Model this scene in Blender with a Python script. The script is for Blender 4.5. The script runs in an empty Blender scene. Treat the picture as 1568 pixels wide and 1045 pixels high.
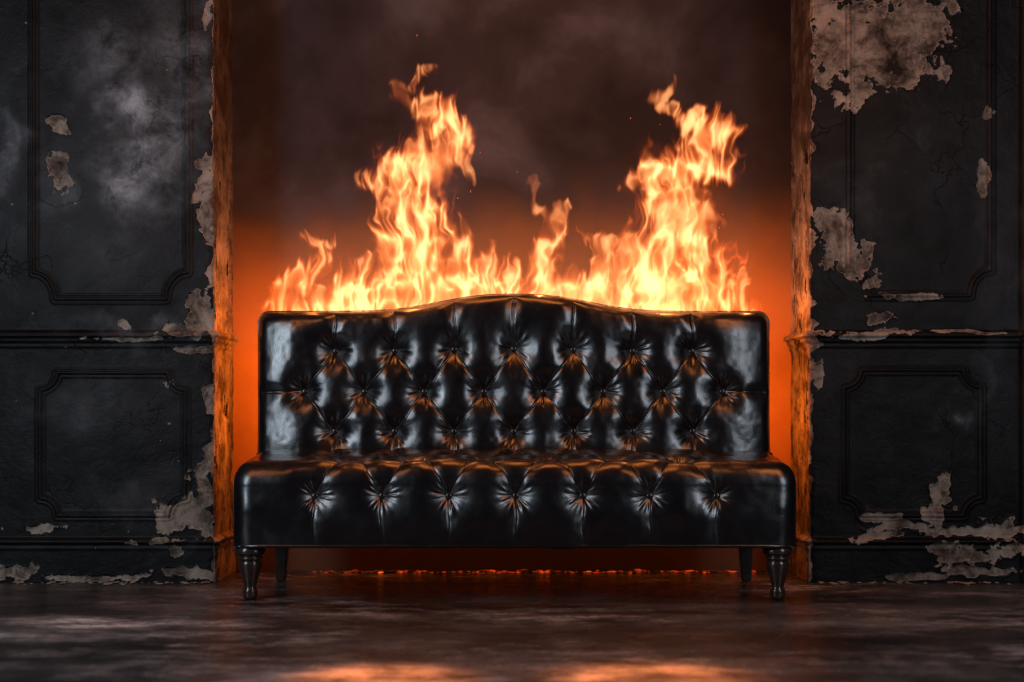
import bpy, bmesh, math, random
import numpy as np
from mathutils import Vector
rng = np.random.default_rng(7)
random.seed(7)
scene = bpy.context.scene
COL = scene.collection
scene.view_settings.view_transform = 'Standard'

# ------------------------------------------------------------------ noise
TAB = rng.random((32, 32, 32)).astype(np.float32)
def n3(x, y, z):
    x = np.asarray(x, np.float32); y = np.asarray(y, np.float32); z = np.asarray(z, np.float32)
    xf = np.floor(x); yf = np.floor(y); zf = np.floor(z)
    fx = x - xf; fy = y - yf; fz = z - zf
    xi = xf.astype(np.int32) & 31; yi = yf.astype(np.int32) & 31; zi = zf.astype(np.int32) & 31
    xj = (xi + 1) & 31; yj = (yi + 1) & 31; zj = (zi + 1) & 31
    fx = fx*fx*(3-2*fx); fy = fy*fy*(3-2*fy); fz = fz*fz*(3-2*fz)
    a = TAB[xi, yi, zi]*(1-fx) + TAB[xj, yi, zi]*fx
    b = TAB[xi, yj, zi]*(1-fx) + TAB[xj, yj, zi]*fx
    c = TAB[xi, yi, zj]*(1-fx) + TAB[xj, yi, zj]*fx
    d = TAB[xi, yj, zj]*(1-fx) + TAB[xj, yj, zj]*fx
    return (a*(1-fy)+b*fy)*(1-fz) + (c*(1-fy)+d*fy)*fz
def fbm(x, y, z, o=4):
    s = 0; a = 0.5; t = 0
    for i in range(o):
        s = s + a*n3(x+7.3*i, y+3.1*i, z+5.7*i); t += a; a *= 0.5
        x = x*2.03; y = y*2.03; z = z*2.03
    return s/t
def sstep(a, b, x):
    t = np.clip((x-a)/(b-a), 0, 1); return t*t*(3-2*t)

# ------------------------------------------------------------------ mesh helpers
def new_obj(name, me, mat=None, parent=None, smooth=True):
    ob = bpy.data.objects.new(name, me); COL.objects.link(ob)
    if mat: me.materials.append(mat)
    if parent: ob.parent = parent
    if smooth and len(me.polygons):
        me.polygons.foreach_set("use_smooth", [True]*len(me.polygons))
    return ob
def grid_faces(nu, nv, wrap_v=False):
    i = np.arange(nu-1)[:, None]; j = np.arange(nv if wrap_v else nv-1)[None, :]
    j2 = (j+1) % nv
    return np.stack([i*nv+j, (i+1)*nv+j, (i+1)*nv+j2, i*nv+j2], -1).reshape(-1, 4)
def mesh_from(name, verts, quads, extra=()):
    me = bpy.data.meshes.new(name)
    fl = quads.tolist() + [list(e) for e in extra]
    me.from_pydata(np.asarray(verts, float).reshape(-1, 3).tolist(), [], fl)
    me.update(); return me
def add_attr(me, name, arr):
    a = me.attributes.new(name, 'FLOAT', 'POINT')
    a.data.foreach_set("value", np.asarray(arr, np.float32).ravel())
def lathe(name, prof, mat, parent, loc, seg=40):
    vs = []; n = len(prof)
    for k in range(seg):
        a = 2*math.pi*k/seg
        for r, z in prof: vs.append((r*math.cos(a), r*math.sin(a), z))
    fs = []
    for k in range(seg):
        k2 = (k+1) % seg
        for j in range(n-1):
            fs.append((k*n+j, k2*n+j, k2*n+j+1, k*n+j+1))
    fs.append([k*n for k in range(seg)][::-1]); fs.append([k*n+n-1 for k in range(seg)])
    me = bpy.data.meshes.new(name); me.from_pydata(vs, [], fs); me.update()
    ob = new_obj(name, me, mat, parent); ob.location = loc
    return ob
def tube(name, pts, r, mat, parent, cyclic=False):
    cu = bpy.data.curves.new(name, 'CURVE'); cu.dimensions = '3D'
    sp = cu.splines.new('POLY'); sp.points.add(len(pts)-1)
    for p, q in zip(sp.points, pts): p.co = (*q, 1)
    sp.use_cyclic_u = cyclic
    cu.bevel_depth = r; cu.bevel_resolution = 4
    ob = bpy.data.objects.new(name, cu); COL.objects.link(ob)
    cu.materials.append(mat); ob.parent = parent
    return ob

# ------------------------------------------------------------------ node helpers
def mat_new(name):
    m = bpy.data.materials.new(name); m.use_nodes = True
    nt = m.node_tree; b = nt.nodes["Principled BSDF"]
    return m, nt, b
def nd(nt, typ, **kw):
    n = nt.nodes.new(typ)
    for k, v in kw.items(): setattr(n, k, v)
    return n
def ramp(nt, src, stops):
    r = nt.nodes.new("ShaderNodeValToRGB")
    e = r.color_ramp.elements
    while len(e) < len(stops): e.new(0.5)
    for el, (p, c) in zip(e, stops):
        el.position = p; el.color = c if len(c) == 4 else (*c, 1)
    nt.links.new(src, r.inputs[0]); return r
def g(v): return (v, v, v, 1)
def math_n(nt, op, a, b=None, clamp=False):
    n = nt.nodes.new("ShaderNodeMath"); n.operation = op; n.use_clamp = clamp
    for i, s in enumerate([a, b]):
        if s is None: continue
        if isinstance(s, (int, float)): n.inputs[i].default_value = s
        else: nt.links.new(s, n.inputs[i])
    return n.outputs[0]
def mixc(nt, fac, a, b, mode='MIX'):
    n = nt.nodes.new("ShaderNodeMix"); n.data_type = 'RGBA'; n.blend_type = mode
    L = nt.links
    if isinstance(fac, (int, float)): n.inputs[0].default_value = fac
    else: L.new(fac, n.inputs[0])
    for idx, s in ((6, a), (7, b)):
        if isinstance(s, tuple): n.inputs[idx].default_value = s
        else: L.new(s, n.inputs[idx])
    return n.outputs[2]
def bump(nt, h, dist, strength=1.0, prev=None):
    b = nt.nodes.new("ShaderNodeBump"); b.inputs["Distance"].default_value = dist
    b.inputs["Strength"].default_value = strength
    nt.links.new(h, b.inputs["Height"])
    if prev is not None: nt.links.new(prev, b.inputs["Normal"])
    return b.outputs[0]
def noise(nt, co, scale, detail=6, rough=0.55, dist=0.0):
    n = nd(nt, "ShaderNodeTexNoise"); n.inputs["Scale"].default_value = scale
    n.inputs["Detail"].default_value = detail; n.inputs["Roughness"].default_value = rough
    n.inputs["Distortion"].default_value = dist
    nt.links.new(co, n.inputs["Vector"]); return n.outputs[0]
def attr(nt, name): return nd(nt, "ShaderNodeAttribute", attribute_name=name).outputs["Fac"]

# ------------------------------------------------------------------ materials
def mat_leather():
    m, nt, b = mat_new("black_leather")
    co = nd(nt, "ShaderNodeTexCoord").outputs["Object"]
    b.inputs["Base Color"].default_value = (0.004, 0.004, 0.005, 1)
    n1 = noise(nt, co, 9, 4, 0.6)
    r = ramp(nt, n1, [(0.3, g(0.20)), (0.7, g(0.31))])
    nt.links.new(r.outputs[0], b.inputs["Roughness"])
    v = nd(nt, "ShaderNodeTexVoronoi"); v.inputs["Scale"].default_value = 330
    nt.links.new(co, v.inputs["Vector"])
    n2 = noise(nt, co, 20, 3, 0.5, 0.6)
    p = bump(nt, n2, 0.004, 0.15)
    p = bump(nt, v.outputs["Distance"], 0.0006, 0.3, p)
    nt.links.new(p, b.inputs["Normal"])
    b.inputs["Specular IOR Level"].default_value = 0.75
    return m
def mat_simple(name, col, rough=0.4, metal=0.0, sc=30, amt=0.002):
    m, nt, b = mat_new(name)
    co = nd(nt, "ShaderNodeTexCoord").outputs["Object"]
    n1 = noise(nt, co, sc, 5, 0.6)
    dark = tuple(c*0.5 for c in col)+(1,)
    nt.links.new(ramp(nt, n1, [(0.3, dark), (0.7, tuple(col)+(1,))]).outputs[0], b.inputs["Base Color"])
    b.inputs["Roughness"].default_value = rough; b.inputs["Metallic"].default_value = metal
    nt.links.new(bump(nt, n1, amt, 0.4), b.inputs["Normal"])
    return m
def mat_wall():
    m, nt, b = mat_new("peeling_black_paint")
    co = nd(nt, "ShaderNodeTexCoord").outputs["Object"]
    L = nt.links
    pe = attr(nt, "peel"); sm = attr(nt, "smudge"); shd = attr(nt, "painted_shade")
    nf = noise(nt, co, 60, 4, 0.65)
    nm = noise(nt, co, 22, 4, 0.65)
    pp = math_n(nt, 'ADD', pe, math_n(nt, 'MULTIPLY', math_n(nt, 'SUBTRACT', nf, 0.5), 0.45))
    pp = math_n(nt, 'ADD', pp, math_n(nt, 'MULTIPLY', math_n(nt, 'SUBTRACT', nm, 0.5), 0.7))
    mask = ramp(nt, pp, [(0.49, g(0)), (0.515, g(1))]).outputs[0]
    n1 = noise(nt, co, 3.0, 7, 0.65, 0.5)
    paint = ramp(nt, n1, [(0.40, (0.0015, 0.0015, 0.0017)), (0.60, (0.0055, 0.0058, 0.0065)), (0.78, (0.032, 0.035, 0.039))]).outputs[0]
    n2 = noise(nt, co, 11, 7, 0.7, 0.3)
    smf = math_n(nt, 'MULTIPLY', sm, ramp(nt, n2, [(0.36, g(0.05)), (0.50, g(0.45)), (0.66, g(1))]).outputs[0], True)
    paint = mixc(nt, smf, paint, (0.25, 0.275, 0.30, 1))
    n3_ = noise(nt, co, 8.0, 8, 0.72, 0.3)
    pl = ramp(nt, n3_, [(0.36, (0.014, 0.010, 0.008)), (0.45, (0.075, 0.059, 0.047)), (0.54, (0.19, 0.158, 0.128)), (0.80, (0.40, 0.345, 0.29))]).outputs[0]
    rim = ramp(nt, pp, [(0.44, g(0)), (0.485, g(1)), (0.52, g(1)), (0.56, g(0))]).outputs[0]
    colr = mixc(nt, mask, paint, pl)
    colr = mixc(nt, math_n(nt, 'MULTIPLY', rim, 0.35), colr, (0.5, 0.43, 0.36, 1))
    dn = nd(nt, "ShaderNodeTexNoise"); dn.inputs["Scale"].default_value = 5; dn.inputs["Detail"].default_value = 5
    L.new(co, dn.inputs["Vector"])
    wv = nd(nt, "ShaderNodeVectorMath", operation='MULTIPLY_ADD')
    L.new(dn.outputs["Color"], wv.inputs[0]); wv.inputs[1].default_value = (0.35, 0.35, 0.35); L.new(co, wv.inputs[2])
    vo = nd(nt, "ShaderNodeTexVoronoi", feature='DISTANCE_TO_EDGE'); vo.inputs["Scale"].default_value = 4.0
    L.new(wv.outputs[0], vo.inputs["Vector"])
    ck = ramp(nt, vo.outputs["Distance"], [(0.0, g(1)), (0.010, g(0))]).outputs[0]
    ckm = ramp(nt, noise(nt, co, 2.2, 3), [(0.52, g(0)), (0.60, g(1))]).outputs[0]
    ck = math_n(nt, 'MULTIPLY', ck, ckm)
    colr = mixc(nt, math_n(nt, 'MULTIPLY', ck, 0.5), colr, (0.002, 0.002, 0.002, 1))
    colr = mixc(nt, shd, colr, (0.02, 0.013, 0.010, 1))  # dims the upper jamb, fading firelight as colour
    L.new(colr, b.inputs["Base Color"])
    rr = ramp(nt, n2, [(0.3, g(0.40)), (0.7, g(0.62))]).outputs[0]
    L.new(mixc(nt, mask, rr, (0.9, 0.9, 0.9, 1)), b.inputs["Roughness"])
    b.inputs["Specular IOR Level"].default_value = 0.13
    p = bump(nt, mask, 0.003, 0.9)
    nb = nt.nodes[p.node.name]; nb.invert = True
    p = bump(nt, n2, 0.010, 0.6, p)
    p = bump(nt, nf, 0.002, 0.7, p)
    p = bump(nt, math_n(nt, 'MULTIPLY', ck, -1.0), 0.003, 0.5, p)
    L.new(p, b.inputs["Normal"])
    return m
def mat_niche():
    m, nt, b = mat_new("plaster_painted_falloff")
    tc = nd(nt, "ShaderNodeTexCoord"); co = tc.outputs["Object"]
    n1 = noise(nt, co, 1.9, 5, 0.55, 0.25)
    painted_shade = ramp(nt, n1, [(0.40, (0.016, 0.013, 0.014)), (0.55, (0.030, 0.026, 0.029)), (0.75, (0.070, 0.073, 0.086))]).outputs[0]  # dim upper colours; the bluish-grey stop paints smoke haze onto the wall
    glow_tint = ramp(nt, n1, [(0.35, (0.28, 0.14, 0.06)), (0.7, (0.48, 0.27, 0.13))]).outputs[0]  # orange-brown tint puts the fire's glow into the lower wall colour
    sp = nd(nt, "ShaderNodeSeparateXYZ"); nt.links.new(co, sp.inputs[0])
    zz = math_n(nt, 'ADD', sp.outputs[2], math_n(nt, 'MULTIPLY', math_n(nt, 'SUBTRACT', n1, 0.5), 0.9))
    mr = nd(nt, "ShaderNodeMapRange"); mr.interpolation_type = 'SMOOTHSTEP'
    mr.inputs[1].default_value = 0.75; mr.inputs[2].default_value = 1.50  # blend by height paints the fading firelight into the wall
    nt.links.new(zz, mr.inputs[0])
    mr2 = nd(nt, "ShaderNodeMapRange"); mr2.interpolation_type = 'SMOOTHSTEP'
    mr2.inputs[1].default_value = 0.10; mr2.inputs[2].default_value = 0.34; mr2.inputs[3].default_value = 0.12; mr2.inputs[4].default_value = 1.0  # dark base paints the shade beneath the sofa into the colour
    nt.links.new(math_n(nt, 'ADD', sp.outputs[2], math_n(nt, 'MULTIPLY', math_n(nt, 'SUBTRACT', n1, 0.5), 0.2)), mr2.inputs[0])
    c = mixc(nt, mr.outputs[0], glow_tint, painted_shade)
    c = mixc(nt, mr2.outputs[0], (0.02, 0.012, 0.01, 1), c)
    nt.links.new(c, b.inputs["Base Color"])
    b.inputs["Roughness"].default_value = 0.9
    b.inputs["Specular IOR Level"].default_value = 0.1
    nt.links.new(bump(nt, noise(nt, co, 18, 6, 0.6), 0.004, 0.3), b.inputs["Normal"])
    return m
def mat_floor():
    m, nt, b = mat_new("worn_polished_concrete")
    L = nt.links
    tc = nd(nt, "ShaderNodeTexCoord").outputs["Object"]
    mp = nd(nt, "ShaderNodeMapping"); mp.inputs["Scale"].default_value = (0.65, 1, 1); mp.inputs["Location"].default_value = (3.1, 1.7, 0)
    L.new(tc, mp.inputs["Vector"]); co = mp.outputs[0]
    n1 = noise(nt, co, 1.9, 8, 0.70, 0.2)
    n2 = noise(nt, co, 9.0, 8, 0.75, 0.1)
    base = ramp(nt, n1, [(0.38, (0.005, 0.005, 0.005)), (0.52, (0.024, 0.023, 0.023)), (0.70, (0.10, 0.096, 0.096))]).outputs[0]
    s = ramp(nt, n2, [(0.46, g(0)), (0.66, g(1))]).outputs[0]
    n3_ = ramp(nt, noise(nt, co, 1.3, 3), [(0.48, g(0)), (0.64, g(1))]).outputs[0]
    c = mixc(nt, math_n(nt, 'MULTIPLY', s, n3_), base, (0.26, 0.25, 0.25, 1))
    sc = attr(nt, "scuff_sheen")
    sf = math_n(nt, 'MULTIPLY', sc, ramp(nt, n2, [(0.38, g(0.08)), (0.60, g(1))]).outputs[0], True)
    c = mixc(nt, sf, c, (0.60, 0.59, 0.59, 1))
    L.new(c, b.inputs["Base Color"])
    L.new(ramp(nt, n2, [(0.35, g(0.10)), (0.65, g(0.34))]).outputs[0], b.inputs["Roughness"])
    b.inputs["Specular IOR Level"].default_value = 0.9
    p = bump(nt, n1, 0.03, 0.6); p = bump(nt, n2, 0.008, 0.7, p)
    p = bump(nt, noise(nt, co, 60, 4, 0.6), 0.001, 0.5, p)
    L.new(p, b.inputs["Normal"])
    return m
def mat_ember(name, strength, lo=0.5):
    m, nt, b = mat_new(name)
    co = nd(nt, "ShaderNodeTexCoord").outputs["Object"]
    n1 = noise(nt, co, 26, 5, 0.6)
    b.inputs["Base Color"].default_value = (0.03, 0.015, 0.01, 1); b.inputs["Roughness"].default_value = 0.9
    nt.links.new(ramp(nt, n1, [(lo, (0, 0, 0)), (lo+0.1, (0.5, 0.03, 0.002)), (lo+0.25, (1, 0.16, 0.02))]).outputs[0], b.inputs["Emission Color"])
    b.inputs["Emission Strength"].default_value = strength
    return m
LEATHER = mat_leather()
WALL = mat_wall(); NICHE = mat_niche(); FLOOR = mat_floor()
LEGW = mat_simple("dark_lacquered_wood", (0.03, 0.018, 0.014), 0.22, 0, 25, 0.001)
CEIL = mat_simple("sooty_ceiling", (0.03, 0.028, 0.028), 0.9, 0, 3, 0.004)

# ------------------------------------------------------------------ polyline distance
def seg_dist(X, Z, a, b):
    ax, az = a; bx, bz = b
    dx, dz = bx-ax, bz-az; l2 = dx*dx+dz*dz+1e-12
    t = np.clip(((X-ax)*dx+(Z-az)*dz)/l2, 0, 1)
    return np.hypot(X-ax-t*dx, Z-az-t*dz), t

# ------------------------------------------------------------------ walls (measured units -> metres)
S = 0.002274; CH = 0.618; YW = 0.48; CORN = 1.034; HT = 2.8
def notch_frame(x0, x1, y0, y1, nx, ny):
    pts = []
    for (cx, cy, qx, qy, rev) in ((x0, y0, 1, 1, False), (x1, y0, -1, 1, True), (x1, y1, -1, -1, False), (x0, y1, 1, -1, True)):
        loc = []
        loc.append((cx, cy+qy*ny))
        for k in range(9):
            a = math.radians(90-90*k/8)
            loc.append((cx+qx*nx*0.78*math.cos(a), cy+qy*ny*0.78*math.sin(a)))
        loc.append((cx+qx*nx, cy))
        if rev: loc = loc[::-1]
        pts += loc
    pts.append(pts[0]); return pts
def build_wall(name, sign, frames, blobs, smudges, pil=None, seed=0):
    uf = np.concatenate([-np.arange(0.37, 0.02, -0.007), np.arange(-0.02, 0.02, 0.0025), np.arange(0.02, 0.86, 0.0034), np.arange(0.87, 2.3, 0.04)])
    zf = np.concatenate([np.arange(0, 2.1, 0.0036), np.arange(2.1, HT+0.01, 0.035)])
    U, Z = np.meshgrid(uf, zf, indexing='ij')
    PX = 784 + sign*(CORN+U)/S; PY = 620 - (Z-CH)/S
    front = U > -0.004
    H = np.zeros_like(U)
    for fr in frames:
        D = np.full_like(U, 1e9)
        for a, b in zip(fr[:-1], fr[1:]):
            d, _ = seg_dist(PX, PY, a, b); D = np.minimum(D, d)
        pr = 0.009*np.exp(-(D/2.6)**4) + 0.005*np.exp(-((D-6.0)/1.8)**2) - 0.003*np.exp(-((D-4.0)/1.0)**2)
        H += np.where(front, pr, 0)
    def band(c, w, h, p=4): return h*np.exp(-np.abs((PY-c)/w)**p)
    H += band(512, 4.5, 0.022) + band(520, 6, 0.012) + band(530, 3, 0.005)
    H += 0.010*sstep(822, 830, PY) + band(829, 4, 0.010) + band(840, 2.5, 0.003)
    if pil is not None:
        H += 0.035*sstep(pil-2, pil+2, PX*1.0) if sign > 0 else 0
    n1 = fbm(PX/42+seed, PY/42, 0*PX+seed, 5)
    n2 = fbm(PX/12+seed, PY/12, 0*PX+3.3+seed, 4)
    H += (n1-0.5)*0.006
    P = np.zeros_like(U)
    wx = (n1-0.5)*95 ; wy = (fbm(PX/42, PY/42, 0*PX+9+seed, 5)-0.5)*95
    for (cx, cy, rx, ry) in blobs:
        e = 1.15 - np.hypot((PX+wx*min(1, rx/25)-cx)/rx, (PY+wy*min(1, ry/25)-cy)/ry)*0.65
        P = np.maximum(P, e)
    P = np.where(front, P + (n2-0.5)*1.1, 0)
    en = fbm(PX*0+1.0, PY/16, 0*PX+seed, 5)
    big = sstep(0.42, 0.66, fbm(PX*0+4.0, PY/70, 0*PX+seed, 3))
    ew = 0.005 + 0.030*np.clip(en-0.42, 0, 1)*3*(0.3+big)
    Pe = 0.5 + (ew-np.abs(U))/0.012 + (n2-0.5)*0.5
    P = np.maximum(P, np.clip(Pe, 0, 1))
    jm = fbm(U*30, PY/40, 0*PX+seed+5, 4)
    P = np.where(U < -0.01, np.clip(0.74+(jm-0.45)*2.0, 0, 1), P)
    P = np.clip(P, 0, 1)
    pm = sstep(0.47, 0.56, P)
    H -= 0.0035*pm
    H += 0.0025*np.exp(-((P-0.45)/0.05)**2)*front
    H -= 0.014*np.exp(-(np.abs(U)/0.012)**2)*(0.25+1.4*np.clip(en-0.35, 0, 1)*(0.5+big))
    H += np.where(U < -0.006, (jm-0.5)*0.016, 0)
    SM = np.zeros_like(U)
    for (cx, cy, rx, ry, a) in smudges:
        SM = np.maximum(SM, a*np.exp(-(((PX+wx-cx)/rx)**2+((PY+wy-cy)/ry)**2)))
    # jamb darkens with height: firelight falloff painted into the colour, plus mottling
    SHD = np.where(U < 0.004, 0.0 + 0.85*sstep(1.0, 1.75, Z+(jm-0.5)*0.6), 0.0)
    SHD = np.clip(SHD + np.where(U < 0.004, (fbm(U*12, PY/22, 0*PX+seed+8, 3)-0.5)*0.6, 0), 0, 0.95)
    t = np.clip((U+0.006)/0.012, 0, 1)
    nx = -sign*(1-t); ny = -t; ln = np.hypot(nx, ny); nx, ny = nx/ln, ny/ln
    X = sign*(CORN+np.maximum(U, 0)) + nx*H
    Y = YW + np.maximum(-U, 0) + ny*H
    V = np.stack([X, Y, Z], -1)
    q = grid_faces(len(uf), len(zf))
    if sign < 0: q = q[:, ::-1]
    me = mesh_from(name, V, q)
    add_attr(me, "peel", P); add_attr(me, "smudge", SM); add_attr(me, "painted_shade", SHD)
    return new_obj(name, me, WALL)
framesL = [notch_frame(52, 287, -250, 458, 42, 52), notch_frame(62, 284, 571, 790, 34, 34)]
blobsL = [(90, 195, 14, 13), (92, 268, 14, 22), (312, 300, 16, 40), (296, 300, 8, 14), (318, 345, 12, 22), (312, 480, 22, 26), (286, 505, 38, 8),
          (190, 495, 10, 6), (300, 537, 34, 5), (298, 785, 24, 34), (270, 800, 22, 28), (318, 745, 10, 25), (65, 812, 26, 6), (28, 876, 30, 12),
          (285, 880, 50, 8), (140, 886, 60, 5), (322, 610, 8, 25), (318, 20, 8, 14), (272, 848, 12, 8), (180, 519, 60, 3), (250, 830, 40, 4)]
smL = [(200, 165, 42, 40, 1), (212, 255, 45, 55, 1), (255, 205, 40, 70, .6), (180, 90, 70, 50, .35), (270, 60, 50, 70, .30), (95, 280, 25, 40, .25), (150, 620, 80, 40, .15),
       (300, 110, 30, 120, .35), (15, 230, 18, 50, .45), (200, 760, 70, 30, .12), (250, 500, 120, 14, .25), (180, 380, 90, 60, .12)]
blobsR = [(1350, 70, 90, 60), (1290, 60, 42, 68), (1318, 130, 42, 24), (1415, 30, 34, 60), (1262, 40, 20, 70), (1400, 75, 40, 30), (1274, 355, 22, 28), (1300, 385, 20, 26),
          (1262, 395, 12, 18), (1335, 425, 12, 16), (1355, 452, 20, 6), (1400, 453, 38, 5), (1350, 490, 16, 10), (1320, 512, 62, 7), (1470, 509, 60, 3),
          (1506, 265, 8, 22), (1455, 110, 12, 12), (1252, 575, 8, 14), (1440, 768, 26, 15), (1432, 785, 16, 14), (1450, 745, 10, 12), (1345, 792, 26, 7),
          (1370, 806, 50, 7), (1330, 822, 44, 7), (1470, 815, 60, 8), (1525, 808, 22, 24), (1450, 842, 40, 8), (1475, 862, 44, 14), (1540, 845, 20, 12), (1510, 880, 40, 7), (1405, 884, 50, 5), (1510, 165, 10, 10)]
smR = [(1460, 640, 18, 18, .5), (1500, 600, 20, 60, .12), (1530, 400, 30, 200, .10)]
framesR = [notch_frame(1300, 1516, -250, 453, 40, 50), notch_frame(1292, 1502, 567, 790, 34, 34)]
build_wall("wall_left", -1, framesL, blobsL, smL, None, 1.7)
build_wall("wall_right", 1, framesR, blobsR, smR, 1560, 6.2)

# niche back wall
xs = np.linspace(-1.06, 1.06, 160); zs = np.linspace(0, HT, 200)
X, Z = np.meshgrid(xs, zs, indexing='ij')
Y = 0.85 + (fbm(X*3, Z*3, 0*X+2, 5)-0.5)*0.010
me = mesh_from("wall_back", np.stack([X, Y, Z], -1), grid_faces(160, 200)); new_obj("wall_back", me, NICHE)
# floor
xs = np.linspace(-3.4, 3.4, 340); ys = np.linspace(-6, 0.88, 340)
X, Y = np.meshgrid(xs, ys, indexing='ij')
Z = -(fbm(X*1.5, Y*1.5, 0*X+4, 3))*0.004
SC = np.zeros_like(X)  # pale scuff patches that also paint the floor's reflected sheen
wx = (fbm(X*3, Y*5, 0*X+1, 4)-0.5)*0.6; wy = (fbm(X*3, Y*5, 0*X+6, 4)-0.5)*0.3
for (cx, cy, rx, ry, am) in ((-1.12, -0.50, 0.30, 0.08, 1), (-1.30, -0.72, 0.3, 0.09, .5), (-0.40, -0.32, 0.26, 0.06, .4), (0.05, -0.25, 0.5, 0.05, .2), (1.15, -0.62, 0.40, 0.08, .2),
                         (-0.30, -1.40, 0.20, 0.16, .6), (0.30, -1.40, 0.26, 0.16, .6), (1.4, -0.25, 0.3, 0.07, .15)):  # foreground pair strengthens the imitated flame reflection
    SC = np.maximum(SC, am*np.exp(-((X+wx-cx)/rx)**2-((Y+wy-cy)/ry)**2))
me = mesh_from("floor", np.stack([X, Y, Z], -1), grid_faces(340, 340)); add_attr(me, "scuff_sheen", SC); new_obj("floor", me, FLOOR)
xs = np.linspace(-3.4, 3.4, 30); ys = np.linspace(-6, 0.88, 30)
X, Y = np.meshgrid(xs, ys, indexing='ij')
me = mesh_from("ceiling", np.stack([X, Y, 0*X+HT], -1), grid_faces(30, 30)[:, ::-1]); new_obj("ceiling", me, CEIL)

# ------------------------------------------------------------------ sofa
sofa = bpy.data.objects.new("tufted_leather_sofa", None); COL.objects.link(sofa)
SX = 0.006
def tuft(X, T, buttons, segs, deep=0.024, rb=0.028, pleat=0.0050, pw=0.0040, wide=0.024, ww=0.060, groove=0.009, gw=0.026):
    """inward depth of a deep-buttoned upholstery surface (smooth pillows + creases)"""
    p = 3.0
    A = np.zeros_like(X); W = np.zeros_like(X); near = np.full(X.shape, 1e9)
    for k, (bx, bt) in enumerate(buttons):
        dx = X-bx; dt = T-bt; d = np.hypot(dx, dt)
        m = d < 0.24
        dm = d[m]; th = np.arctan2(dt[m], dx[m])
        v = deep*np.exp(-(dm/rb)**1.3) + wide*np.exp(-(dm/ww)**2)
        A[m] += v**p
        near[m] = np.minimum(near[m], dm)
        ph = (k*1.7) % 6.28
        wr = 0.5*np.cos(10*th+ph+1.1*np.sin(2*th+k)) + 0.5*np.cos(17*th+2*ph+0.9*np.sin(3*th))
        W[m] += 0.0030*wr*np.exp(-((dm-0.034)/0.020)**2)*(0.6+0.4*np.cos(3*th+k))
    C = np.zeros_like(X)
    for k, (a, b) in enumerate(segs):
        d, t = seg_dist(X + 0.0025*np.sin(T*55+k*1.3), T, a, b)
        A += (groove*np.exp(-(d/gw)**2))**p
        C = np.maximum(C, pleat*np.exp(-(d/pw)**1.2))
    return A**(1/p) + W + C*sstep(0.008, 0.03, near)
def edge_axis(lo, hi, R, step):
    th = np.linspace(0, math.pi/2, 12)
    a = lo + R - R*np.cos(th)
    mid = np.arange(lo+R+step, hi-R-step*0.5, step)
    b = hi - R + R*np.sin(th)
    return np.concatenate([a, mid, b])
# --- back rest
BX = [SX + (i-3)*0.2045 for i in range(7)]; BX2 = [SX + (i-3.5)*0.2050 for i in range(8)]
r1, r2, r3 = 0.802, 0.663, 0.526
btn = [(x, r1) for x in BX] + [(x, r2) for x in BX2] + [(x, r3) for x in BX]
segs = []
for i in range(7):
    segs += [((BX[i], r1), (BX2[i], r2)), ((BX[i], r1), (BX2[i+1], r2)), ((BX[i], r3), (BX2[i], r2)), ((BX[i], r3), (BX2[i+1], r2)),
             ((BX[i], r1), (BX[i], 1.0)), ((BX[i], r3), (BX[i], 0.35))]
segs += [((BX2[0], r2), (-1, r2-0.004)), ((BX2[-1], r2), (1, r2-0.004))]
HW = 0.882; ZB0, ZB1 = 0.36, 0.938; R = 0.036
ax = edge_axis(SX-HW, SX+HW, R, 0.0031); az = edge_axis(ZB0, ZB1, R, 0.0031)
X, Z = np.meshgrid(ax, az, indexing='ij')
a = np.maximum(np.maximum(SX-HW+R-X, X-(SX+HW-R)), 0); b = np.maximum(np.maximum(ZB0+R-Z, Z-(ZB1-R)), 0)
hyp = np.hypot(a, b); k = np.where(hyp > R, R/np.maximum(hyp, 1e-9), 1)
sgx = np.sign(X-SX); Xn = X - sgx*a*(1-k); Zn = Z - np.sign(Z-0.65)*b*(1-k)
hyp = np.minimum(hyp, R)
edge = R - np.sqrt(np.maximum(R*R-hyp*hyp, 0))
inner = 1 - 0.85*sstep(0.2, 1.0, hyp/R)
D = tuft(X, Z, btn, segs)
y0 = 0.350
def cam(x): return 0.060*np.exp(-(np.abs(x-SX)/0.315)**2.6)
def cam_z(x, z): return z + cam(x)*sstep(0.76, 0.95, z)/sstep(0.76, 0.95, np.float64(ZB1))
wr = (fbm(X*14, Z*14, 0*X, 3)-0.5)*0.008 + (fbm(X*5, Z*5, 0*X+7, 2)-0.5)*0.012
side = 0.038*np.clip((np.abs(X-SX)-0.70)/0.18, 0, 1)**2.2
topr = 0.018*np.clip((Z-0.85)/0.09, 0, 1)**2
Yb = y0 + edge*0.9 + (D+wr)*inner + 0.03*(Z-0.46)/0.5 + side + topr
Yb = np.minimum(Yb, 0.455)
Zc = cam_z(Xn, Zn)
V = np.stack([Xn, Yb, Zc], -1)
nu, nv = X.shape
ring = [(i, 0) for i in range(nu)] + [(nu-1, j) for j in range(1, nv)] + [(i, nv-1) for i in range(nu-2, -1, -1)] + [(0, j) for j in range(nv-2, 0, -1)]
idx = [i*nv+j for i, j in ring]
Vf = V.reshape(-1, 3)
layers = [idx]; verts = [Vf]; base = len(Vf); quads = grid_faces(nu, nv)[:, ::-1].tolist()
rp = Vf[idx]
cen = np.array([SX, 0, 0.65])
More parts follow.
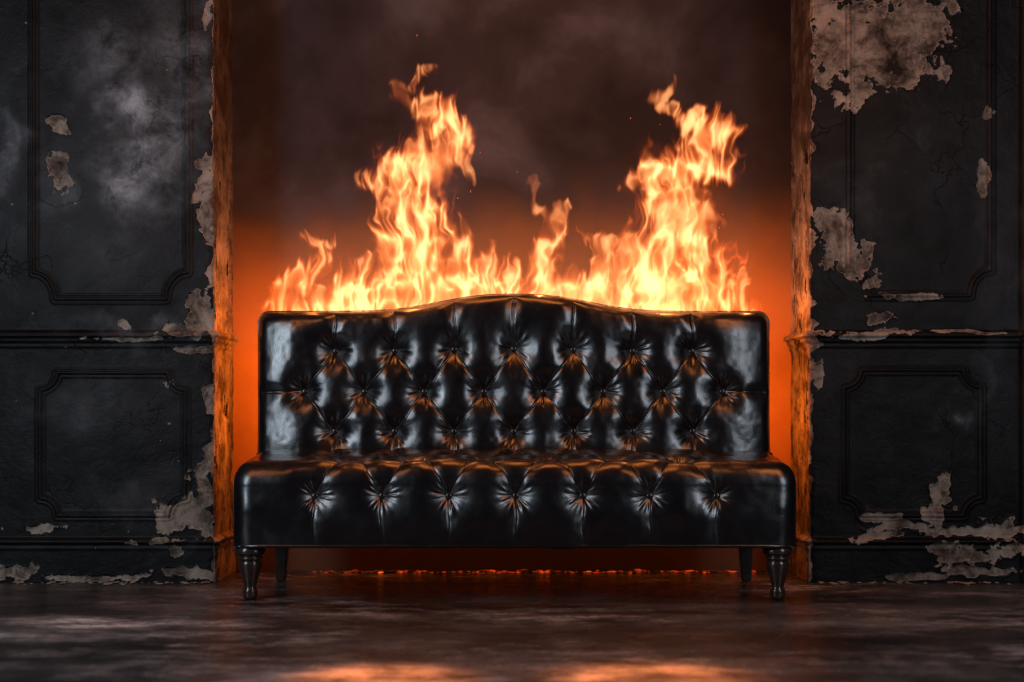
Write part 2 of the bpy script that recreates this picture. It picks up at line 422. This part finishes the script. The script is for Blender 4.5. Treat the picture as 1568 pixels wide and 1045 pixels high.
for (yy, inset) in ((0.465, -0.001), (0.50, 0.0), (0.515, 0.004), (0.522, 0.014), (0.522, 0.05)):
    p = rp.copy(); p[:, 1] = yy
    dv = p - cen; dv[:, 1] = 0
    p[:, 0] -= np.sign(dv[:, 0])*inset*np.clip(np.abs(dv[:, 0])/0.8, 0, 1); p[:, 2] -= np.sign(dv[:, 2])*inset
    verts.append(p); layers.append(list(range(base, base+len(idx)))); base += len(idx)
n = len(idx)
for A, B in zip(layers[:-1], layers[1:]):
    for q in range(n): quads.append([A[q], A[(q+1) % n], B[(q+1) % n], B[q]])
me = bpy.data.meshes.new("backrest"); me.from_pydata(np.concatenate(verts).tolist(), [], quads + [layers[-1]]); me.update()
new_obj("backrest", me, LEATHER, sofa)
right = [rp[i] for i in range(nu, nu+nv-1)]; top = [rp[i] for i in range(nu+nv-1, nu+nv-1+nu-1)]; left = [rp[i] for i in range(nu+nv-1+nu-1, n)]
seq = [p for p in (right+top+left)[::3] if p[2] > 0.42]
pts = [(float(p[0]+np.sign(p[0]-SX)*0.001), 0.460, float(p[2]+(0.001 if p[2] > 0.93 else 0))) for p in seq]
tube("back_piping", pts, 0.0045, LEATHER, sofa)
# --- buttons
def dome(bm, loc, r, nrm):
    m = Vector(nrm).to_track_quat('Z', 'Y').to_matrix().to_4x4()
    res = bmesh.ops.create_uvsphere(bm, u_segments=18, v_segments=10, radius=r)
    for v in res['verts']:
        v.co.z *= 0.55; v.co = m @ v.co + Vector(loc)
bm = bmesh.new()
for bx, bz in btn:
    i = np.argmin(np.abs(ax-bx)); j = np.argmin(np.abs(az-bz))
    dome(bm, (bx, Yb[i, j]-0.004, Zc[i, j]), 0.0115, (0, -1, 0.05))
# --- seat : closed profile in (y,z)
prof = []
for y in np.arange(0.45, 0.03, -0.0032): prof.append((y, 0.462-0.022*((0.45-y)/0.42)**2))
for t in np.linspace(0, math.pi/2, 40): prof.append((0.03-0.082*math.sin(t), 0.360+0.080*math.cos(t)))
for z in np.arange(0.357, 0.180, -0.0032): prof.append((-0.052-0.006*math.sin((0.36-z)/0.18*math.pi), z))
for t in np.linspace(0, math.pi/2, 8): prof.append((-0.040-0.012*math.cos(t), 0.180-0.012*math.sin(t)))
nvis = len(prof)
for y in np.linspace(0.0, 0.44, 12): prof.append((y, 0.168))
for z in np.linspace(0.18, 0.45, 8): prof.append((0.45, z))
prof = np.array(prof)
dl = np.hypot(*np.diff(prof, axis=0).T); tt = np.concatenate([[0], np.cumsum(dl)])
tan = np.roll(prof, -1, 0)-np.roll(prof, 1, 0); tan /= np.linalg.norm(tan, axis=1)[:, None]+1e-9
nrm = np.stack([tan[:, 1], -tan[:, 0]], -1)
nrm[nvis:] = 0
if nrm[10, 1] < 0: nrm = -nrm
tf = tt[np.argmin(np.abs(prof[:nvis, 1]-0.332)+(prof[:nvis, 0] > 0)*1)]
SW = 0.2118
SBX = [SX+0.006+(i-3)*SW for i in range(7)]; SBX2 = [SX+0.006+(i-3.5)*SW for i in range(8)]
t2 = tf-0.20; t3 = t2-0.135; tb = tt[nvis-8]
sb = [(x, tf) for x in SBX] + [(x, t2) for x in SBX2[1:-1]] + [(x, t3) for x in SBX]
ss = []
for i in range(7):
    if i > 0: ss += [((SBX[i], tf), (SBX2[i], t2)), ((SBX[i], t3), (SBX2[i], t2))]
    if i < 6: ss += [((SBX[i], tf), (SBX2[i+1], t2)), ((SBX[i], t3), (SBX2[i+1], t2))]
    ss += [((SBX[i], tf), (SBX[i], tb)), ((SBX[i], t3), (SBX[i], 0))]
HS = 0.890; RS = 0.062
axs = edge_axis(SX-HS, SX+HS+0.006, RS, 0.0032)
XX, TT = np.meshgrid(axs, tt, indexing='ij')
PYY = np.broadcast_to(prof[:, 0], XX.shape).copy(); PZ = np.broadcast_to(prof[:, 1], XX.shape).copy()
NY = np.broadcast_to(nrm[:, 0], XX.shape); NZ = np.broadcast_to(nrm[:, 1], XX.shape)
a = np.maximum(np.maximum(SX-HS+RS-XX, XX-(SX+HS+0.006-RS)), 0)
sh = RS-np.sqrt(np.maximum(RS*RS-a*a, 0))
D = tuft(XX, TT, sb, ss, deep=0.018, rb=0.024, pleat=0.0035, pw=0.0042, wide=0.016, ww=0.064, groove=0.007)
low = 1-0.8*sstep(0.26, 0.18, PZ)*(PYY < 0.02)
D = D*low + (fbm(XX*11, TT*11, 0*XX+3, 3)-0.5)*0.008 + (fbm(XX*5, TT*4, 0*XX+9, 2)-0.5)*0.014
D = D*(1-0.7*sstep(0.3, 1, a/RS))
D[:, nvis:] = 0
crown = 0.010*np.cos(np.clip((XX-SX)/HS, -1, 1)*math.pi/2)
PYs = PYY - NY*D + np.maximum(-NY, 0)*sh*0.9
PZs = PZ - NZ*D - np.maximum(NZ, 0)*sh + crown*np.maximum(NZ, 0)
V = np.stack([XX, PYs, PZs], -1); nu, nv = XX.shape
q = grid_faces(nu, nv, True)
me = mesh_from("seat", V, q, [list(range(nv)), list(range((nu-1)*nv, nu*nv))[::-1]])
bmx = bmesh.new(); bmx.from_mesh(me); bmesh.ops.recalc_face_normals(bmx, faces=bmx.faces); bmx.to_mesh(me); bmx.free()
new_obj("seat", me, LEATHER, sofa)
for bx, bt in sb:
    i = np.argmin(np.abs(axs-bx)); j = np.argmin(np.abs(tt[:nvis]-bt))
    nn = (0, nrm[j, 0], nrm[j, 1])
    dome(bm, (bx, PYs[i, j]+nn[1]*0.004, PZs[i, j]+nn[2]*0.004), 0.0115, nn)
me = bpy.data.meshes.new("buttons"); bm.to_mesh(me); bm.free()
BUT = mat_simple("button_leather", (0.012, 0.012, 0.013), 0.25, 0, 40, 0.0005)
new_obj("buttons", me, BUT, sofa)
pts = [(SX-HS+0.004, 0.44, 0.172), (SX-HS+0.004, 0.0, 0.172), (SX-HS+0.02, -0.028, 0.172), (SX-HS+0.05, -0.046, 0.172)]
pts += [(SX+x, -0.050, 0.172) for x in np.linspace(-0.80, 0.80, 30)]
pts += [(SX+HS-0.044, -0.046, 0.172), (SX+HS-0.014, -0.028, 0.172), (SX+HS+0.002, 0.0, 0.172), (SX+HS+0.002, 0.44, 0.172)]
tube("seat_piping", pts, 0.006, LEATHER, sofa)
# legs
prof_leg = [(0.017, 0.0), (0.021, 0.003), (0.023, 0.012), (0.024, 0.026), (0.022, 0.032), (0.0185, 0.036), (0.020, 0.045), (0.026, 0.068),
            (0.033, 0.092), (0.038, 0.110), (0.037, 0.118), (0.031, 0.124), (0.038, 0.127), (0.042, 0.131), (0.038, 0.135), (0.033, 0.138),
            (0.043, 0.142), (0.048, 0.149), (0.048, 0.157), (0.044, 0.164), (0.040, 0.172)]
lathe("leg_1", prof_leg, LEGW, sofa, (SX-0.838, 0.0, 0)); lathe("leg_2", prof_leg, LEGW, sofa, (SX+0.838, 0.0, 0))
for k, sx in enumerate((-1, 1)):
    bm = bmesh.new(); bmesh.ops.create_cube(bm, size=1)
    for v in bm.verts:
        top_ = v.co.z > 0; w = 0.052 if top_ else 0.032
        v.co = Vector((v.co.x*w + (0 if top_ else sx*0.006), v.co.y*w + (0 if top_ else 0.015), 0.172 if top_ else 0.0))
    bmesh.ops.bevel(bm, geom=bm.edges[:], offset=0.004, segments=2, affect='EDGES')
    me = bpy.data.meshes.new("rear_leg"); bm.to_mesh(me); bm.free()
    ob = new_obj("leg_%d" % (3+k), me, LEGW, sofa, False); ob.location = (SX+sx*0.806, 0.485, 0)
bm = bmesh.new(); bmesh.ops.create_cube(bm, size=1)
for v in bm.verts: v.co = Vector((SX+v.co.x*1.74, 0.475+v.co.y*0.085, 0.27+v.co.z*0.2))
bmesh.ops.bevel(bm, geom=bm.edges[:], offset=0.008, segments=3, affect='EDGES')
me = bpy.data.meshes.new("rear_frame"); bm.to_mesh(me); bm.free(); new_obj("rear_frame", me, LEATHER, sofa)

# ------------------------------------------------------------------ flames (volumetric fire, density grid)
F = 5.5/2410.0
def fp(l): return [((x-784)*F, CH-(y-620)*F, r*F) for x, y, r in l]
tongues = [
 ([(560,485,60),(640,470,80),(635,420,60),(632,380,52),(645,340,48),(630,300,46),(614,275,40),(658,250,42),(690,232,32),(702,208,20),(674,186,28),(647,167,16),(622,152,14),(614,136,9),(640,125,9),(664,106,6)], 0.50),
 ([(612,280,32),(580,288,24),(560,290,13),(551,270,6)], 0.48),
 ([(690,240,25),(716,250,10),(722,275,5)], 0.52),
 ([(700,215,14),(722,232,9)], 0.51),
 ([(410,474,10),(435,457,18),(462,440,22),(482,415,18),(492,395,14),(486,376,14),(466,372,9)], 0.49),
 ([(486,376,12),(510,368,7)], 0.49),
 ([(415,480,14),(520,475,30),(640,475,40),(900,475,34),(1040,478,40),(1150,478,16)], 0.50),
 ([(520,470,28),(545,435,26),(558,408,16),(546,396,7)], 0.51),
 ([(700,470,44),(715,430,36),(705,395,24),(712,360,12),(706,335,5)], 0.53),
 ([(745,470,36),(752,425,24),(742,395,14),(756,370,6)], 0.54),
 ([(780,470,34),(785,440,22),(778,415,10)], 0.50),
 ([(840,470,40),(838,425,28),(832,392,20),(850,368,17),(852,340,16),(826,328,11),(815,312,6),(818,283,4)], 0.50),
 ([(850,340,14),(870,326,8)], 0.50),
 ([(880,470,30),(876,435,18),(872,412,8)], 0.53),
 ([(905,470,34),(930,430,28),(928,398,18),(920,378,16),(902,366,9)], 0.51),
 ([(925,395,18),(945,370,8)], 0.51),
 ([(1020,485,110),(1030,430,80),(1036,385,58),(1030,340,52),(1034,300,50),(1028,272,40),(1068,252,36),(1108,256,26),(1128,238,13),(1096,215,30),(1076,196,27),(1050,182,17),(1026,166,10),(1004,153,10),(1020,140,9),(1034,125,5)], 0.50),
 ([(1020,275,30),(988,280,24),(964,288,10)], 0.48),
 ([(970,440,40),(965,400,28),(950,385,12)], 0.47),
 ([(1085,460,36),(1105,435,16),(1098,410,7),(1104,395,4)], 0.52),
 ([(1085,340,20),(1104,350,7)], 0.52),
 ([(1115,475,30),(1138,455,15),(1142,438,11),(1130,430,6)], 0.49),
 ([(1145,478,14),(1164,468,7)], 0.50),
]
x0, x1, y0f, y1f, z0, z1 = -0.92, 0.93, 0.40, 0.61, 0.90, 1.87
NX, NY_, NZ_ = 540, 20, 284
gx = np.linspace(x0, x1, NX, dtype=np.float32); gy = np.linspace(y0f, y1f, NY_, dtype=np.float32); gz = np.linspace(z0, z1, NZ_, dtype=np.float32)
GX, GY, GZ = np.meshgrid(gx, gy, gz, indexing='ij')
hh = np.clip((GZ-0.93)/0.5, 0, 1)
w1x = n3(GX*9, GY*7, GZ*7+1)-0.5; w1z = n3(GX*9+11, GY*7, GZ*7+5)-0.5
w2x = n3(GX*22, GY*8, GZ*15)-0.5; w2z = n3(GX*22+5, GY*8, GZ*15+8)-0.5
w3x = n3(GX*50, GY*12, GZ*34)-0.5; w3z = n3(GX*50+3, GY*12, GZ*34+2)-0.5
WX = GX + 0.020*w1x + 0.038*w2x + 0.016*w3x
WZ = GZ + 0.030*w1z + 0.040*w2z + 0.018*w3z
spike = n3(WX*30+2, GY*8, GZ*6)*0.6 + n3(WX*62+7, GY*8, GZ*12)*0.4; spike = np.clip(spike-0.38, 0, 1)
WZs = WZ - 0.11*spike*(1-0.4*hh)
PHI = np.full(GX.shape, -1.0, np.float32)
for pts, yc in tongues:
    P = fp(pts)
    for (ax_, az_, ra), (bx_, bz_, rb_) in zip(P[:-1], P[1:]):
        rm = max(ra, rb_)*1.6+0.07
        ix0 = np.searchsorted(gx, min(ax_, bx_)-rm); ix1 = np.searchsorted(gx, max(ax_, bx_)+rm)
        iz0 = np.searchsorted(gz, min(az_, bz_)-rm); iz1 = np.searchsorted(gz, max(az_, bz_)+rm+0.05)
        sl = (slice(ix0, ix1), slice(None), slice(iz0, iz1))
        qx = WX[sl]; qz = WZs[sl]; qy = GY[sl]-yc
        dx = bx_-ax_; dz = bz_-az_
        t = np.clip(((qx-ax_)*dx+(qz-az_)*dz)/(dx*dx+dz*dz+1e-9), 0, 1)
        r = ra+(rb_-ra)*t
        ry = np.minimum(r*0.9, 0.065)
        d = np.sqrt(((qx-ax_-t*dx)/r)**2+((qz-az_-t*dz)/r)**2+(qy/ry)**2)
        PHI[sl] = np.maximum(PHI[sl], 1.30-d)
fx = WX + 0.03*w1x
f1 = 1-np.abs(2*n3(fx*30, GY*6, WZ*8+3)-1); f2 = 1-np.abs(2*n3(fx*74+9, GY*8, WZ*18)-1)
f3 = 1-np.abs(2*n3(fx*48+19, GY*8+4, WZ*12+7)-1)
fil = 0.38*f1**3+0.32*f2**2.5+0.30*f3**3
fil = np.clip(fil*1.25, 0, 1)
e = PHI + 0.60*(fil-0.40)
DN = sstep(0.0, 0.95, e)*(0.17+1.35*fil**1.6)
halo = 0.05*sstep(-0.45, 0.5, PHI)*sstep(0.35, 0.7, n3(WX*12+3, GY*8, WZ*8))*(0.3+0.7*fil)
DN = np.maximum(DN, halo)
DN *= sstep(0, 0.03, GX-x0)*sstep(0, 0.03, x1-GX)*sstep(0, 0.02, GY-y0f)*sstep(0, 0.02, y1f-GY)*sstep(0, 0.02, z1-GZ)
DN = np.clip(DN, 0, 1).astype(np.float32)
DN[DN < 0.004] = 0
me = bpy.data.meshes.new("flames"); me.vertices.add(DN.size)
add_attr(me, "fire", DN)
flames = bpy.data.objects.new("flames", me); COL.objects.link(flames)
fm = bpy.data.materials.new("fire"); fm.use_nodes = True; nt = fm.node_tree; nt.nodes.clear()
at = nd(nt, "ShaderNodeAttribute", attribute_name="density")
out = nd(nt, "ShaderNodeOutputMaterial"); em = nd(nt, "ShaderNodeEmission")
cr = ramp(nt, at.outputs["Fac"], [(0.0, (1, 0.08, 0.005)), (0.12, (1, 0.14, 0.017)), (0.4, (1, 0.245, 0.056)), (1.0, (1, 0.41, 0.155))])
nt.links.new(cr.outputs[0], em.inputs["Color"])
nt.links.new(math_n(nt, 'MULTIPLY', math_n(nt, 'POWER', at.outputs["Fac"], 1.2), 24.0), em.inputs["Strength"])
nt.links.new(em.outputs[0], out.inputs["Volume"])
ng = bpy.data.node_groups.new("fire_volume", 'GeometryNodeTree')
ng.interface.new_socket("Geometry", in_out='INPUT', socket_type='NodeSocketGeometry')
ng.interface.new_socket("Geometry", in_out='OUTPUT', socket_type='NodeSocketGeometry')
gi = ng.nodes.new("NodeGroupInput"); go = ng.nodes.new("NodeGroupOutput")
vc = ng.nodes.new("GeometryNodeVolumeCube")
vc.inputs["Min"].default_value = (x0, y0f, z0); vc.inputs["Max"].default_value = (x1, y1f, z1)
vc.inputs["Resolution X"].default_value = NX; vc.inputs["Resolution Y"].default_value = NY_; vc.inputs["Resolution Z"].default_value = NZ_
si = ng.nodes.new("GeometryNodeSampleIndex"); si.data_type = 'FLOAT'; si.domain = 'POINT'; si.clamp = True
na = ng.nodes.new("GeometryNodeInputNamedAttribute"); na.data_type = 'FLOAT'; na.inputs["Name"].default_value = "fire"
ps = ng.nodes.new("GeometryNodeInputPosition"); sx_ = ng.nodes.new("ShaderNodeSeparateXYZ")
ng.links.new(ps.outputs[0], sx_.inputs[0])
def gidx(o, lo, hi, nn):
    v = math_n(ng, 'SUBTRACT', o, float(lo)); v = math_n(ng, 'MULTIPLY', v, float((nn-1)/(hi-lo)))
    v = math_n(ng, 'ROUND', v); v = math_n(ng, 'MAXIMUM', v, 0.0); return math_n(ng, 'MINIMUM', v, float(nn-1))
ix = gidx(sx_.outputs[0], x0, x1, NX); iy = gidx(sx_.outputs[1], y0f, y1f, NY_); iz = gidx(sx_.outputs[2], z0, z1, NZ_)
v = math_n(ng, 'ADD', math_n(ng, 'MULTIPLY', ix, float(NY_)), iy)
v = math_n(ng, 'ADD', math_n(ng, 'MULTIPLY', v, float(NZ_)), iz)
ng.links.new(gi.outputs[0], si.inputs["Geometry"]); ng.links.new(na.outputs["Attribute"], si.inputs["Value"]); ng.links.new(v, si.inputs["Index"])
ng.links.new(si.outputs[0], vc.inputs["Density"])
smt = ng.nodes.new("GeometryNodeSetMaterial"); smt.inputs["Material"].default_value = fm
ng.links.new(vc.outputs[0], smt.inputs[0]); ng.links.new(smt.outputs[0], go.inputs[0])
md = flames.modifiers.new("fire_volume", 'NODES'); md.node_group = ng
me.materials.append(fm)

# ------------------------------------------------------------------ embers, debris, sparks
def chunks(name, items, mat):
    bm = bmesh.new()
    for (x, y, z, s, sx2, sz2) in items:
        res = bmesh.ops.create_icosphere(bm, subdivisions=2, radius=s)
        ph = random.random()*50
        rot = random.random()*3.14
        for v in res['verts']:
            nn = 0.65+0.7*float(n3(v.co.x/s*1.3+ph, v.co.y/s*1.3, v.co.z/s*1.3))
            c = v.co*nn; c.x *= sx2; c.z *= sz2
            v.co = Vector((c.x*math.cos(rot)-c.y*math.sin(rot), c.x*math.sin(rot)+c.y*math.cos(rot), c.z)) + Vector((x, y, z))
    me = bpy.data.meshes.new(name); bm.to_mesh(me); bm.free()
    return new_obj(name, me, mat, None, False)
it = []
for k in range(300):
    s = random.uniform(0.002, 0.007) if random.random() < 0.88 else random.uniform(0.008, 0.016)
    it.append((random.uniform(-0.75, 0.90), 0.815+random.uniform(-0.04, 0.02), s*0.2, s, random.uniform(1, 3), 0.35))
chunks("glowing_embers", it, mat_ember("ember_coal", 1.0, 0.49))
it = []
for k in range(110):
    sgn = random.choice((-1, 1)); s = random.uniform(0.003, 0.009)
    it.append((sgn*random.uniform(1.05, 1.85), 0.465-abs(random.gauss(0, 0.03)), s*0.2, s, random.uniform(1, 2), 0.45))
chunks("plaster_debris", it, mat_simple("plaster_chips", (0.22, 0.18, 0.145), 0.9))
it = []
for (px_, py_) in ((640,60),(735,232),(965,182),(792,262),(600,240),(1010,192),(1105,330),(700,300),(720,290),(520,395),(1098,352)):
    it.append(((px_-784)*F, 0.5+random.uniform(-0.06, 0.06), CH-(py_-620)*F, random.uniform(0.0010, 0.0016), 1, random.uniform(1.5, 3)))
sm_ = bpy.data.materials.new("spark"); sm_.use_nodes = True
sm_.node_tree.nodes["Principled BSDF"].inputs["Base Color"].default_value = (0.05, 0.02, 0.01, 1)
sm_.node_tree.nodes["Principled BSDF"].inputs["Emission Color"].default_value = (1, 0.14, 0.02, 1)
sm_.node_tree.nodes["Principled BSDF"].inputs["Emission Strength"].default_value = 0.6
chunks("flying_sparks", it, sm_)

# ------------------------------------------------------------------ lights
def area(name, loc, target, sx, sy, power, col):
    l = bpy.data.lights.new(name, 'AREA'); l.shape = 'RECTANGLE'; l.size = sx; l.size_y = sy; l.energy = power; l.color = col
    o = bpy.data.objects.new(name, l); COL.objects.link(o); o.location = loc
    o.rotation_euler = (Vector(target)-Vector(loc)).to_track_quat('-Z', 'Y').to_euler(); return o
def point(name, loc, power, col, r=0.0):
    l = bpy.data.lights.new(name, 'POINT'); l.energy = power; l.color = col; l.shadow_soft_size = r
    o = bpy.data.objects.new(name, l); COL.objects.link(o); o.location = loc; return o
def spot(name, loc, target, power, col, ang, blend=1.0, r=0.05):
    l = bpy.data.lights.new(name, 'SPOT'); l.energy = power; l.color = col; l.spot_size = math.radians(ang); l.spot_blend = blend; l.shadow_soft_size = r
    o = bpy.data.objects.new(name, l); COL.objects.link(o); o.location = loc
    o.rotation_euler = (Vector(target)-Vector(loc)).to_track_quat('-Z', 'Y').to_euler(); return o
area("cool_softbox", (-2.3, -1.9, 1.5), (-0.4, 0.4, 0.75), 0.6, 1.6, 42, (0.74, 0.87, 1.0))
area("cool_softbox.001", (2.1, -2.1, 1.4), (0.3, 0.4, 0.7), 0.5, 1.4, 23, (0.78, 0.88, 1.0))
area("added_warm_strip", (-1.3, -1.0, 2.1), (0.1, 0.35, 0.65), 0.4, 0.9, 7, (1.0, 0.30, 0.08))  # added unseen strips, orange flame bounce on the tufting
area("added_warm_strip.001", (1.3, -1.0, 2.1), (-0.1, 0.35, 0.65), 0.4, 0.9, 10, (1.0, 0.30, 0.08))
area("added_warm_overhead", (0.05, 0.05, 2.55), (0.05, 0.22, 0.45), 1.1, 0.3, 14, (1.0, 0.27, 0.05))  # added unseen lamp for the orange glow on the seat top
spot("added_reflection_spot", (-0.35, -1.2, 2.6), (-0.29, -1.44, 0), 1300, (1.0, 0.22, 0.03), 11)  # added unseen spots imitate flame reflections on the foreground floor
spot("added_reflection_spot.001", (0.35, -1.2, 2.6), (0.32, -1.44, 0), 1300, (1.0, 0.22, 0.03), 13)
OR = (1.0, 0.26, 0.05)
for k, (x, y, z, p) in enumerate(((-0.38, 0.44, 1.12, 1.8), (0.55, 0.44, 1.12, 1.8), (-0.70, 0.46, 1.02, .8), (0.10, 0.46, 1.03, .8), (0.84, 0.48, 1.03, .8), (-0.30, 0.48, 1.4, .7), (0.68, 0.48, 1.4, .7))):
    point("flame_light" + (".%03d" % k if k else ""), (x, y, z), p, OR)
DO = (1.0, 0.19, 0.010)
for k, (x, y, z, p) in enumerate(((-0.86, 0.60, 0.92, 5.0), (-0.86, 0.62, 0.55, 3.6), (0.88, 0.60, 0.92, 5.0), (0.87, 0.62, 0.55, 3.6))):
    point("ember_light" + (".%03d" % k if k else ""), (x, y, z), p, DO)

w = bpy.data.worlds.new("world"); scene.world = w; w.use_nodes = True
w.node_tree.nodes["Background"].inputs[0].default_value = (0.5, 0.6, 0.75, 1)
w.node_tree.nodes["Background"].inputs[1].default_value = 0.006

# ------------------------------------------------------------------ camera
cd = bpy.data.cameras.new("camera"); cam_o = bpy.data.objects.new("camera", cd); COL.objects.link(cam_o)
cam_o.location = (0, -5, CH); cam_o.rotation_euler = (math.pi/2, 0, 0)
cd.sensor_width = 36; cd.lens = 2410/1568*36; cd.shift_y = 97.5/1568
cd.dof.use_dof = True; cd.dof.focus_distance = 5.3; cd.dof.aperture_fstop = 1.8
scene.camera = cam_o
